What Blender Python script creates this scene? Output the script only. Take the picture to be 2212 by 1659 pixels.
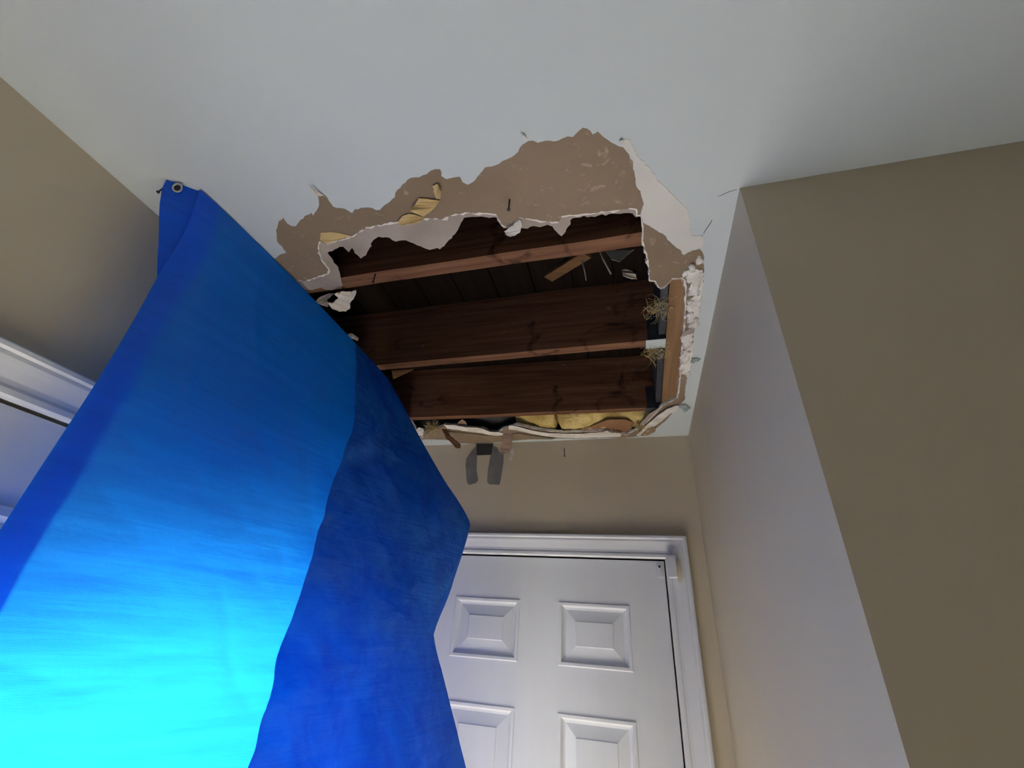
import bpy, bmesh, math, random
import numpy as np
from mathutils import Vector, Matrix, noise
from mathutils.geometry import tessellate_polygon, delaunay_2d_cdt
random.seed(7)
for o in list(bpy.data.objects): bpy.data.objects.remove(o)
S = bpy.context.scene
C = S.collection
# ------------------------------------------------------------------ camera
HC, CE = 1.807, 2.45                       # lens height, ceiling height
RX, RY, RZ, FPX = 2.08716, -0.06481, 0.254961, 951.058
ROT = Matrix.Rotation(RZ, 3, 'Z') @ Matrix.Rotation(RY, 3, 'Y') @ Matrix.Rotation(RX, 3, 'X')
cd = bpy.data.cameras.new('camera'); cam = bpy.data.objects.new('camera', cd); C.objects.link(cam)
cam.matrix_world = Matrix.Translation((0, 0, HC)) @ ROT.to_4x4()
cd.sensor_fit = 'HORIZONTAL'; cd.sensor_width = 36; cd.lens = FPX / 2212 * 36
cd.clip_start = 0.02
S.camera = cam
# ------------------------------------------------------------------ world, exposure, door daylight and added window fill
w = bpy.data.worlds.new('world'); S.world = w; w.use_nodes = True
w.node_tree.nodes['Background'].inputs[0].default_value = (0.75, 0.87, 1.0, 1)
w.node_tree.nodes['Background'].inputs[1].default_value = 0.3
S.view_settings.view_transform = 'Standard'; S.view_settings.look = 'None'
S.view_settings.exposure = 0.0; S.view_settings.gamma = 1; S.view_settings.use_curve_mapping = False

def area(name, loc, direction, sx, sy, power, col, spread=180):
    l = bpy.data.lights.new(name, 'AREA'); l.shape = 'RECTANGLE'; l.size = sx; l.size_y = sy
    l.energy = power; l.color = col; l.spread = math.radians(spread)
    o = bpy.data.objects.new(name, l); C.objects.link(o); o.location = loc
    o.rotation_euler = Vector(direction).to_track_quat('-Z', 'Y').to_euler()
    return o
DOOR_LIGHT = area('daylight_door_glass', (-0.93, 0.60, 0.80), (0.9, 0.35, -0.9), 1.1, 0.5, 130, (1.0, 0.96, 0.89), 110)
SUN_GLOW = area('sun_glow_door_glass', (-0.90, 0.60, 1.45), (1, -0.1, -0.1), 0.7, 0.5, 14, (1.0, 0.98, 0.95), 150)
ADDED_WIN_LIGHT = area('added_window_fill', (3.56, -0.95, 1.3), (-1, 0, -0.1), 1.3, 1.4, 0.6, (1.0, 0.97, 0.93))  # fill lamp at an added, unseen window to brighten the left wall

# ------------------------------------------------------------------ helpers
def at(px, py, ax, val):
    """where the sight line of a spot in the photo meets the plane axis=val (world)"""
    r = ROT @ Vector(((px - 1106) / FPX, -(py - 829.5) / FPX, -1))
    v = val - (HC if ax == 2 else 0)
    p = r * (v / r[ax]); p.z += HC
    return p
def link(o, parent=None):
    C.objects.link(o)
    if parent is not None: o.parent = parent
    return o
def tag(o, label=None, cat=None, group=None, kind=None):
    if label: o['label'] = label
    if cat: o['category'] = cat
    if group: o['group'] = group
    if kind: o['kind'] = kind
    return o
def obj(name, bm, mat, parent=None, smooth=False):
    me = bpy.data.meshes.new(name); 
    bmesh.ops.recalc_face_normals(bm, faces=bm.faces[:])
    bm.to_mesh(me); bm.free(); me.materials.append(mat)
    if smooth:
        for p in me.polygons: p.use_smooth = True
    return link(bpy.data.objects.new(name, me), parent)
def pobj(name, verts, faces, mat, parent=None, smooth=False):
    me = bpy.data.meshes.new(name); me.from_pydata([tuple(v) for v in verts], [], faces); me.update()
    me.materials.append(mat)
    if smooth:
        for p in me.polygons: p.use_smooth = True
    return link(bpy.data.objects.new(name, me), parent)
def empty(name, loc=(0, 0, 0)):
    o = bpy.data.objects.new(name, None); o.location = loc; return link(o)
def rebase(o, loc):
    """move the origin of a mesh object to loc without moving its shape"""
    loc = Vector(loc); o.data.transform(Matrix.Translation(-loc)); o.location = loc; return o
def under(o, parent):
    o.parent = parent; o.matrix_parent_inverse = Matrix.Translation(-parent.location); return o
def box(bm, x0, x1, y0, y1, z0, z1, bev=0):
    r = bmesh.ops.create_cube(bm, size=1)
    for v in r['verts']:
        v.co = Vector(((x0 + x1) / 2 + v.co.x * (x1 - x0), (y0 + y1) / 2 + v.co.y * (y1 - y0), (z0 + z1) / 2 + v.co.z * (z1 - z0)))
    if bev:
        es = {e for v in r['verts'] for e in v.link_edges}
        bmesh.ops.bevel(bm, geom=list(es), offset=bev, segments=2, affect='EDGES')
    return r['verts']
def walls(name, axis, a0, a1, u0, u1, v0, v1, holes, mat, parent=None):
    """thick wall slab on one axis with rectangular openings"""
    us = sorted({u0, u1, *[h[0] for h in holes], *[h[1] for h in holes]}); vs = sorted({v0, v1, *[h[2] for h in holes], *[h[3] for h in holes]})
    bm = bmesh.new()
    for i in range(len(us) - 1):
        for j in range(len(vs) - 1):
            cu, cv = (us[i] + us[i + 1]) / 2, (vs[j] + vs[j + 1]) / 2
            if any(h[0] < cu < h[1] and h[2] < cv < h[3] for h in holes): continue
            if axis == 0: box(bm, a0, a1, us[i], us[i + 1], vs[j], vs[j + 1])
            else: box(bm, us[i], us[i + 1], a0, a1, vs[j], vs[j + 1])
    bmesh.ops.remove_doubles(bm, verts=bm.verts[:], dist=1e-5)
    # drop the doubled faces between neighbouring cells
    seen = {}
    for f in bm.faces[:]:
        k = tuple(sorted(v.index for v in f.verts)); seen.setdefault(k, []).append(f)
    bm.verts.index_update(); seen = {}
    for f in bm.faces[:]: seen.setdefault(tuple(sorted(v.index for v in f.verts)), []).append(f)
    dele = [f for fs in seen.values() if len(fs) > 1 for f in fs]
    # also opposite copies share the same key
    bmesh.ops.delete(bm, geom=dele, context='FACES_ONLY')
    return tag(obj(name, bm, mat, parent), kind='structure')
def tube(pts, rad, seg=8):
    bm = bmesh.new(); rings = []
    pts = [Vector(p) for p in pts]
    for i, p in enumerate(pts):
        d = (pts[min(i + 1, len(pts) - 1)] - pts[max(i - 1, 0)]).normalized()
        a = d.orthogonal().normalized(); b = d.cross(a)
        r = rad[i] if isinstance(rad, (list, tuple)) else rad
        rings.append([bm.verts.new(p + (a * math.cos(2 * math.pi * k / seg) + b * math.sin(2 * math.pi * k / seg)) * r) for k in range(seg)])
    for i in range(len(rings) - 1):
        A, B = rings[i], rings[i + 1]
        # re-match rotation
        off = min(range(seg), key=lambda o: (A[0].co - B[o].co).length)
        B = B[off:] + B[:off]; rings[i + 1] = B
        for k in range(seg):
            try: bm.faces.new((A[k], A[(k + 1) % seg], B[(k + 1) % seg], B[k]))
            except ValueError: pass
    bm.faces.new(rings[0]); bm.faces.new(rings[-1][::-1])
    return bm

# ------------------------------------------------------------------ materials
def mat(name, col, rough=0.6, col2=None, scale=6, detail=4, bump=0.0, bscale=60, stretch=(1, 1, 1), metal=0, spec=0.4, mixlo=0.35, mixhi=0.65, bdist=0.002):
    m = bpy.data.materials.new(name); m.use_nodes = True; nt = m.node_tree; N = nt.nodes; L = nt.links
    b = N['Principled BSDF']; b.inputs['Roughness'].default_value = rough; b.inputs['Metallic'].default_value = metal
    b.inputs['Specular IOR Level'].default_value = spec
    tc = N.new('ShaderNodeTexCoord'); mp = N.new('ShaderNodeMapping'); mp.inputs['Scale'].default_value = stretch
    L.new(tc.outputs['Object'], mp.inputs['Vector'])
    b.inputs['Base Color'].default_value = (*col, 1)
    if col2:
        n = N.new('ShaderNodeTexNoise'); n.inputs['Scale'].default_value = scale; n.inputs['Detail'].default_value = detail
        r = N.new('ShaderNodeValToRGB'); r.color_ramp.elements[0].color = (*col, 1); r.color_ramp.elements[1].color = (*col2, 1)
        r.color_ramp.elements[0].position = mixlo; r.color_ramp.elements[1].position = mixhi
        L.new(mp.outputs[0], n.inputs['Vector']); L.new(n.outputs[0], r.inputs[0]); L.new(r.outputs[0], b.inputs['Base Color'])
    if bump:
        n2 = N.new('ShaderNodeTexNoise'); n2.inputs['Scale'].default_value = bscale; n2.inputs['Detail'].default_value = 5
        bp = N.new('ShaderNodeBump'); bp.inputs['Strength'].default_value = bump; bp.inputs['Distance'].default_value = bdist
        L.new(mp.outputs[0], n2.inputs['Vector']); L.new(n2.outputs[0], bp.inputs['Height']); L.new(bp.outputs[0], b.inputs['Normal'])
    return m
M_ceil = mat('ceiling_paint', (0.445, 0.49, 0.515), 0.85, (0.465, 0.515, 0.535), 3, bump=0.15, bscale=90, bdist=0.001)
M_wall = mat('tan_wall_paint', (0.50, 0.445, 0.345), 0.7, (0.53, 0.475, 0.37), 2, bump=0.2, bscale=120, bdist=0.001)
M_trim = mat('white_gloss_paint', (0.67, 0.71, 0.78), 0.32, (0.70, 0.74, 0.81), 3, bump=0.05, bscale=40, bdist=0.001)
M_door = mat('white_door_paint', (0.64, 0.68, 0.75), 0.33, (0.67, 0.71, 0.78), 3, bump=0.12, bscale=30, stretch=(6, 1, 0.6), bdist=0.001)
M_floor = mat('pale_floor', (0.62, 0.58, 0.52), 0.5, (0.66, 0.62, 0.56), 5, stretch=(1, 6, 1))
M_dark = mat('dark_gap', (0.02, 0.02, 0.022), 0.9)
M_brown = mat('brown_drywall_paper', (0.17, 0.127, 0.084), 0.95, (0.225, 0.168, 0.117), 5, detail=6, bump=0.5, bscale=70, mixlo=0.3, mixhi=0.72)
M_gyp = mat('white_gypsum', (0.72, 0.70, 0.67), 0.95, (0.55, 0.52, 0.48), 30, bump=0.8, bscale=150)
M_grey = mat('grey_back_paper', (0.27, 0.23, 0.20), 0.95, (0.34, 0.29, 0.26), 12, bump=0.4, bscale=60)
M_cream = mat('cream_torn_paper', (0.62, 0.55, 0.44), 0.95, (0.74, 0.68, 0.58), 14, bump=0.5, bscale=60)
M_warmw = mat('warm_skim_coat', (0.52, 0.51, 0.48), 0.9, (0.56, 0.55, 0.53), 9, bump=0.3, bscale=50)
M_ochre = mat('ochre_torn_paper', (0.42, 0.30, 0.13), 0.95, (0.52, 0.39, 0.19), 20, bump=0.4, bscale=60)
def flecks(m, col, scale, lo, hi):
    nt = m.node_tree; N = nt.nodes; L = nt.links; b = N['Principled BSDF']; src = b.inputs['Base Color'].links[0].from_socket
    tc = N.new('ShaderNodeTexCoord'); n = N.new('ShaderNodeTexNoise'); n.inputs['Scale'].default_value = scale; n.inputs['Detail'].default_value = 6; n.inputs['Roughness'].default_value = 0.6; n.inputs['Distortion'].default_value = 1.5
    r = N.new('ShaderNodeMapRange'); r.inputs['From Min'].default_value = lo; r.inputs['From Max'].default_value = hi
    x = N.new('ShaderNodeMix'); x.data_type = 'RGBA'; L.new(tc.outputs['Object'], n.inputs[0]); L.new(n.outputs[0], r.inputs['Value']); L.new(r.outputs[0], x.inputs[0])
    L.new(src, x.inputs[6]); x.inputs[7].default_value = (*col, 1); L.new(x.outputs[2], b.inputs['Base Color'])
flecks(M_brown, (0.38, 0.31, 0.24), 38, 0.60, 0.78)
def wood(name, c1, c2, along=(0.7, 14, 14)):
    return mat(name, c1, 0.85, c2, 5, spec=0.06, detail=8, bump=0.35, bscale=9, stretch=along, mixlo=0.3, mixhi=0.7)
M_joist = wood('old_joist_wood', (0.095, 0.042, 0.026), (0.20, 0.105, 0.062))
flecks(M_joist, (0.035, 0.018, 0.013), 9, 0.58, 0.72)
flecks(M_joist, (0.42, 0.30, 0.24), 30, 0.70, 0.80)
M_head = wood('tan_header_wood', (0.15, 0.088, 0.045), (0.25, 0.15, 0.083), (14, 0.7, 14))
M_brace = wood('brace_wood', (0.11, 0.06, 0.03), (0.18, 0.10, 0.05))
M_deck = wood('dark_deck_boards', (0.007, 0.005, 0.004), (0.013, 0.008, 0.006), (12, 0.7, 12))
M_galv = mat('galvanised_steel', (0.50, 0.58, 0.60), 0.45, (0.62, 0.70, 0.72), 40, metal=0.35)
M_slate = mat('dark_sheet_metal', (0.03, 0.034, 0.045), 0.5, (0.05, 0.055, 0.07), 30, metal=0.3)
M_insul = mat('yellow_fibreglass', (0.36, 0.25, 0.07), 1.0, (0.70, 0.56, 0.24), 14, detail=8, bump=1.0, bscale=60, stretch=(1, 1, 2), bdist=0.01)
M_tuft = mat('fibreglass_tuft', (0.50, 0.40, 0.20), 1.0)
M_kraft = mat('kraft_facing', (0.19, 0.095, 0.045), 0.8, (0.25, 0.13, 0.065), 8, bump=0.4, bscale=20)
M_tapeg = mat('grey_tape', (0.13, 0.135, 0.135), 0.6, (0.18, 0.185, 0.185), 25, bump=0.2, bscale=80)
M_tapeb = mat('black_tape', (0.03, 0.032, 0.035), 0.55)
M_iron = mat('dark_iron', (0.03, 0.025, 0.025), 0.5, metal=0.6)
M_brass = mat('grommet_metal', (0.62, 0.66, 0.70), 0.3, metal=0.9)
M_teal = mat('teal_grey_chip', (0.20, 0.26, 0.27), 0.8, (0.34, 0.38, 0.38), 40)
M_cable = mat('grey_cable', (0.30, 0.28, 0.27), 0.6)
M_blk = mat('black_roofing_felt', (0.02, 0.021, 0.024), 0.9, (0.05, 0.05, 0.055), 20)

def tarp_mat(name, dif, trn, f=0.55, bump=1.0, cs=(1, 0.25, 6), k=0.78):
    m = bpy.data.materials.new(name); m.use_nodes = True; nt = m.node_tree; N = nt.nodes; L = nt.links
    N.remove(N['Principled BSDF']); out = N['Material Output']
    tc = N.new('ShaderNodeTexCoord')
    def mapn(sc, rot=(0, 0, 0)):
        mp = N.new('ShaderNodeMapping'); mp.inputs['Scale'].default_value = sc; mp.inputs['Rotation'].default_value = rot
        L.new(tc.outputs['Object'], mp.inputs['Vector']); return mp
    # large crumple + fine horizontal tension creases + weave
    n1 = N.new('ShaderNodeTexNoise'); n1.inputs['Scale'].default_value = 7; n1.inputs['Detail'].default_value = 6; L.new(mapn((1, 1, 1.2)).outputs[0], n1.inputs[0])
    n2 = N.new('ShaderNodeTexNoise'); n2.inputs['Scale'].default_value = 10; n2.inputs['Detail'].default_value = 7; n2.inputs['Distortion'].default_value = 0.6
    L.new(mapn((1, 0.4, 8), (-0.04, 0, 0)).outputs[0], n2.inputs[0])
    w1 = N.new('ShaderNodeTexWave'); w1.bands_direction = 'Z'; w1.inputs['Scale'].default_value = 130; w1.inputs['Distortion'].default_value = 1.0
    L.new(mapn((1, 1, 1), (0.12, 0, 0)).outputs[0], w1.inputs[0])
    b1 = N.new('ShaderNodeBump'); b1.inputs['Strength'].default_value = 0.5 * bump; b1.inputs['Distance'].default_value = 0.02; L.new(n1.outputs[0], b1.inputs['Height'])
    b2 = N.new('ShaderNodeBump'); b2.inputs['Strength'].default_value = 0.22 * bump; b2.inputs['Distance'].default_value = 0.006; L.new(n2.outputs[0], b2.inputs['Height']); L.new(b1.outputs[0], b2.inputs['Normal'])
    b3 = N.new('ShaderNodeBump'); b3.inputs['Strength'].default_value = 0.08; b3.inputs['Distance'].default_value = 0.001; L.new(w1.outputs[0], b3.inputs['Height']); L.new(b2.outputs[0], b3.inputs['Normal'])
    d = N.new('ShaderNodeBsdfDiffuse'); d.inputs[0].default_value = (*dif, 1)
    if k < 0.7:                                    # crumpled part: light on its facets put into the colour as paler patches
        n4 = N.new('ShaderNodeTexNoise'); n4.inputs['Scale'].default_value = 11; n4.inputs['Detail'].default_value = 9; n4.inputs['Roughness'].default_value = 0.7; n4.inputs['Distortion'].default_value = 0.8
        L.new(mapn((1, 1, 1), (0.5, 0, 0)).outputs[0], n4.inputs[0]); r4 = N.new('ShaderNodeValToRGB'); r4.color_ramp.elements[0].position = 0.42; r4.color_ramp.elements[1].position = 0.72
        r4.color_ramp.elements[0].color = (*dif, 1); r4.color_ramp.elements[1].color = (dif[0] * 5, dif[1] * 2.2, dif[2] * 1.3, 1)
        L.new(n4.outputs[0], r4.inputs[0]); L.new(r4.outputs[0], d.inputs[0])
    t = N.new('ShaderNodeBsdfTranslucent')
    n3 = N.new('ShaderNodeTexNoise'); n3.inputs['Scale'].default_value = 9; n3.inputs['Detail'].default_value = 8; n3.inputs['Roughness'].default_value = 0.65; n3.inputs['Distortion'].default_value = 0.4
    L.new(mapn(cs, (-0.04, 0, 0)).outputs[0], n3.inputs[0])
    cr_ = N.new('ShaderNodeValToRGB'); e0, e1 = cr_.color_ramp.elements; e0.position = 0.30; e1.position = 0.62
    e0.color = (trn[0] * k, trn[1] * k, trn[2] * (0.5 + k / 2), 1); e1.color = (*trn, 1)  # transmitted tone varies; on the crumpled part light on the facets is painted in
    L.new(n3.outputs[0], cr_.inputs[0]); L.new(cr_.outputs[0], t.inputs[0])
    g = N.new('ShaderNodeBsdfGlossy'); g.inputs['Roughness'].default_value = 0.42; g.inputs[0].default_value = (0.8, 0.88, 1, 1)
    for s in (d, t, g): L.new(b3.outputs[0], s.inputs['Normal'])
    m1 = N.new('ShaderNodeMixShader'); m1.inputs[0].default_value = f; L.new(d.outputs[0], m1.inputs[1]); L.new(t.outputs[0], m1.inputs[2])
    m2 = N.new('ShaderNodeMixShader'); m2.inputs[0].default_value = 0.035; L.new(m1.outputs[0], m2.inputs[1]); L.new(g.outputs[0], m2.inputs[2])
    L.new(m2.outputs[0], out.inputs[0])
    return m
M_tarp = tarp_mat('blue_poly_tarp', (0.003, 0.165, 0.92), (0.014, 0.34, 1.0), 0.66)
M_fold = tarp_mat('blue_poly_tarp_doubled', (0.008, 0.13, 0.64), (0.002, 0.17, 0.48), 0.5, 2.2, (1, 1.6, 1.1), 0.42)

# ------------------------------------------------------------------ room shell
XL, XR, YB, YO = -0.832, 0.1975, 1.530, 0.5245      # left wall, hall right wall, end wall, outside corner
DT = 2.045                                           # door heads
BX0, BX1 = -0.708, 0.0745                            # end-wall door leaf
LY0, LY1 = 0.24, 1.02                               # left-wall door leaf
LG = (0.355, 0.90, 0.25, 1.86)                        # its glass
WN = (-1.60, -0.30, 0.55, 2.05)                      # side window added for its light, unseen behind the viewer
XE, YR = 3.4, -2.6
wall_left = walls('wall_left', 0, XL - 0.12, XL, YR, YB + 0.12, 0, CE, [(LY0 - 0.004, LY1 + 0.004, -0.01, DT)], M_wall)
wall_back = walls('wall_back', 1, YB, YB + 0.12, XL, XR, 0, CE, [(BX0 - 0.004, BX1 + 0.004, -0.01, DT)], M_wall)
bm = bmesh.new(); box(bm, XR, XR + 0.12, YO + 0.12, YB + 0.12, 0, CE); box(bm, XR, XE, YO, YO + 0.12, 0, CE)
wall_hall = tag(obj('wall_right', bm, M_wall), kind='structure')
bm = bmesh.new()
box(bm, XL - 0.12, XE + 0.12, YR - 0.12, YR, 0, CE)
tag(obj('wall_front', bm, M_wall), kind='structure')
walls('wall_far_right', 0, XE, XE + 0.12, YR, YO + 0.12, 0, CE, [WN], M_wall)
bm = bmesh.new(); box(bm, XL - 0.12, XE + 0.12, YR - 0.12, YB + 0.9, -0.1, 0)
tag(obj('floor', bm, M_floor), kind='structure')
# frame of the added side window
def frame_bars(name, bars, m, parent=None, bev=0.002):
    bm = bmesh.new()
    for b in bars: box(bm, *b, bev)
    return obj(name, bm, m, parent)
x0, x1 = XE + 0.04, XE + 0.09
win = tag(frame_bars('added_window_1', [(x0, x1, WN[0], WN[0] + 0.05, WN[2], WN[3]), (x0, x1, WN[1] - 0.05, WN[1], WN[2], WN[3]), (x0, x1, WN[0] + 0.05, WN[1] - 0.05, WN[2], WN[2] + 0.05),
     (x0, x1, WN[0] + 0.05, WN[1] - 0.05, WN[3] - 0.05, WN[3]), (x0, x1, WN[0] + 0.05, WN[1] - 0.05, 1.28, 1.32)], M_trim), kind='structure')

# ------------------------------------------------------------------ broken ceiling
def px1(pts): return [(560 + x / 3.687, 250 + y / 3.687) for x, y in pts]
def px2(pts): return [(1050 + x / 3.687, 250 + y / 3.687) for x, y in pts]
def px4(pts): return [(1100 + x / 3.387, 580 + y / 3.387) for x, y in pts]
def px5(pts): return [(860 + x / 3.253, 860 + y / 3.253) for x, y in pts]
hidA = [(-0.795, 1.47), (-0.775, 1.3), (-0.765, 0.9), (-0.758, 0.62), (-0.735, 0.545)]
A = px1([(100, 1140), (215, 1090), (180, 1040), (140, 1000), (135, 930), (150, 860), (190, 810), (225, 860), (290, 880), (320, 840), (360, 800), (415, 772), (430, 795), (465, 740), (475, 690), (460, 630), (395, 555), (470, 608), (540, 650), (590, 725), (680, 740), (740, 775), (760, 745), (870, 730), (960, 750), (1000, 710), (1080, 650), (1100, 590), (1180, 510), (1300, 475), (1360, 440), (1440, 425), (1450, 480), (1490, 505), (1560, 490), (1600, 485), (1620, 530), (1660, 550), (1700, 530), (1750, 470), (1800, 410)]) + \
    px2([(50, 403), (100, 385), (170, 345), (230, 310), (290, 230), (340, 200), (410, 215), (470, 200), (540, 205), (610, 180), (690, 170), (740, 120), (770, 95), (830, 120), (850, 150), (890, 125), (930, 165), (1000, 215), (1060, 245), (1090, 250), (1140, 310), (1170, 360), (1185, 480), (1195, 560), (1215, 590), (1235, 640), (1255, 700), (1240, 745), (1228, 800), (1250, 850), (1340, 905), (1420, 950), (1480, 1020), (1530, 1060), (1580, 1110), (1640, 1075), (1700, 1060), (1735, 1120)]) + \
    px4([(1422, 60), (1410, 140), (1395, 230), (1380, 330), (1360, 400), (1350, 500), (1335, 620), (1320, 720), (1300, 800), (1290, 880), (1285, 960), (1225, 1020), (1150, 1110), (1080, 1165), (1000, 1205), (940, 1228), (830, 1243), (700, 1240), (520, 1246), (340, 1245), (180, 1248), (20, 1262)]) + \
    px5([(700, 312), (560, 322), (430, 318), (330, 293), (200, 290)])
B = px1([(350, 1320), (440, 1290), (540, 1258), (550, 1230), (490, 1150), (463, 1060), (478, 1000), (530, 1022), (640, 990), (740, 960), (800, 920), (900, 880), (1070, 850), (1200, 830), (1300, 820), (1460, 825), (1540, 790), (1640, 770), (1720, 780)]) + \
    px2([(0, 775), (80, 785), (95, 820), (120, 865), (160, 888), (200, 865), (240, 830), (270, 810), (370, 825), (470, 840), (580, 845), (600, 800), (700, 790), (830, 780), (950, 765), (1060, 750), (1150, 735), (1200, 742), (1205, 790), (1240, 790), (1248, 850), (1255, 900), (1250, 1000), (1285, 1100), (1300, 1200), (1305, 1310), (1350, 1315), (1390, 1370), (1440, 1340), (1480, 1295), (1560, 1290), (1590, 1310)]) + \
    px4([(1300, 150), (1290, 400), (1270, 600), (1255, 800), (1240, 950), (1120, 1010), (1080, 1060), (1010, 1130), (940, 1180), (860, 1222), (730, 1195), (600, 1195), (400, 1205), (300, 1195), (180, 1175), (60, 1150)]) + \
    px5([(790, 205), (740, 218), (700, 243), (640, 243), (600, 222), (480, 212), (400, 197), (330, 192), (290, 215), (180, 262)])
D = px1([(350, 1380), (430, 1385), (490, 1365), (540, 1385), (600, 1380), (660, 1375), (665, 1340), (650, 1290), (632, 1222), (590, 1150), (545, 1088), (600, 1062), (670, 1040), (715, 1085), (740, 1050), (760, 1090), (810, 1135), (850, 1110), (880, 1050), (900, 1000), (950, 960), (1040, 970), (1090, 1000), (1170, 990), (1260, 1030), (1360, 1065), (1420, 1050), (1440, 1062), (1500, 1000), (1560, 940), (1600, 870), (1630, 810), (1730, 802)]) + \
    px2([(0, 805), (85, 808), (105, 850), (140, 893), (290, 893), (330, 897), (380, 875), (430, 885), (490, 865), (530, 880), (560, 920), (600, 957), (640, 900), (690, 812), (750, 808), (1100, 772), (1165, 775), (1190, 805), (1235, 800), (1240, 860), (1248, 900), (1244, 1000), (1280, 1110), (1295, 1200), (1298, 1320), (1340, 1322), (1385, 1380), (1440, 1350), (1480, 1305), (1550, 1300)]) + \
    px4([(1285, 150), (1275, 400), (1255, 600), (1240, 800), (1225, 950), (1110, 1005), (1070, 1050), (1000, 1120), (930, 1172), (860, 1205), (730, 1178), (600, 1178), (400, 1188), (300, 1178), (180, 1158), (60, 1135)]) + \
    px5([(790, 190), (740, 200), (700, 225), (640, 228), (600, 207), (480, 200), (400, 185), (330, 180), (270, 200), (170, 240)])
def ragged(P, z, hid, amp, step=0.006, seed=0):
    pts = [at(x, y, 2, z) for x, y in P]; pts = [(p.x, p.y) for p in pts] + hid
    rnd = random.Random(seed); out = []
    n = len(pts)
    for i in range(n):
        a = Vector(pts[i]); b = Vector(pts[(i + 1) % n]); L = (b - a).length; k = max(1, int(L / step)); nn = Vector((-(b - a).y, (b - a).x)).normalized() if L > 0 else Vector((0, 0))
        for j in range(k):
            q = a.lerp(b, j / k)
            if j: q = q + nn * rnd.gauss(0, 1) * min(amp, L / k * 0.3)
            out.append((q.x, q.y))
    return out
def layer(name, outer, hole, z0, z1, m, parent=None):
    loops = [[Vector((x, y, 0)) for x, y in outer], [Vector((x, y, 0)) for x, y in hole]]
    flat = loops[0] + loops[1]; n = len(flat)
    n0 = len(loops[0]); n1 = len(loops[1])
    ed = [(i, (i + 1) % n0) for i in range(n0)] + [(n0 + i, n0 + (i + 1) % n1) for i in range(n1)]
    cv, _, cf, _, _, _ = delaunay_2d_cdt([Vector((v.x, v.y)) for v in flat], ed, [], 1, 1e-7)
    hp = np.array([(v.x, v.y) for v in loops[1]]); hq = np.roll(hp, -1, axis=0)
    def inside(x, y):
        c = (hp[:, 1] > y) != (hq[:, 1] > y)
        with np.errstate(divide='ignore', invalid='ignore'): xi = hp[:, 0] + (y - hp[:, 1]) * (hq[:, 0] - hp[:, 0]) / (hq[:, 1] - hp[:, 1])
        return int(np.sum(c & (x < xi))) % 2 == 1
    flat = [Vector((v[0], v[1], 0)) for v in cv]; tris = []
    for f in cf:
        c = sum((flat[i] for i in f), Vector()) / 3
        if len(f) == 3 and not inside(c.x, c.y): tris.append(f)
    n = len(flat)
    vs = [(v.x, v.y, z0) for v in flat] + [(v.x, v.y, z1) for v in flat]
    fs = []
    for a, b, c in tris:
        # orient downward at z0
        nz = (flat[b] - flat[a]).cross(flat[c] - flat[a]).z
        if nz > 0: a, c = c, a
        fs.append((a, b, c)); fs.append((c + n, b + n, a + n))
    cnt = {}
    for t_ in tris:
        for a, b in ((t_[0], t_[1]), (t_[1], t_[2]), (t_[2], t_[0])): cnt.setdefault((min(a, b), max(a, b)), []).append((a, b))
    for k_, v_ in cnt.items():
        if len(v_) == 1: a, b = v_[0]; fs.append((b, a, a + n, b + n))
    return pobj(name, vs, fs, m, parent)
def shrink(P, c, d):
    out = []
    for x, y in P:
        v = Vector((c[0] - x, c[1] - y)); v.normalize(); out.append((x + v.x * d, y + v.y * d))
    return out
hA = ragged(A, CE, hidA, 0.0012, seed=1)
hB = ragged(B, CE + 0.0016, [(x + 0.006, y) for x, y in hidA], 0.0010, seed=2)
cen = (-0.3, 1.0)
hG = shrink(ragged(B, CE + 0.0016, [(x + 0.006, y) for x, y in hidA], 0.0016, seed=3), cen, 0.0035)
hD = ragged(D, CE + 0.0127, [(x + 0.010, y) for x, y in hidA], 0.0012, seed=4)
big = [(XL - 0.12, YR - 0.12), (XE + 0.12, YR - 0.12), (XE + 0.12, YB + 0.12), (XL - 0.12, YB + 0.12)]
loc = [(XL, 0.2), (XR + 0.05, 0.2), (XR + 0.05, YB + 0.05), (XL, YB + 0.05)]
ceiling = tag(layer('ceiling', big, hA, CE, CE + 0.0016, M_ceil), kind='structure')
layer('face_paper', loc, hB, CE + 0.0017, CE + 0.0026, M_brown, ceiling)['label'] = 'brown drywall paper bared where the white skim coat tore off'
layer('gypsum_core', loc, hG, CE + 0.0027, CE + 0.0115, M_gyp, ceiling)['label'] = 'white broken gypsum edge round the hole'
layer('back_paper', loc, hD, CE + 0.0116, CE + 0.0127, M_grey, ceiling)['label'] = 'ragged grey backing paper hanging past the gypsum'
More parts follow.
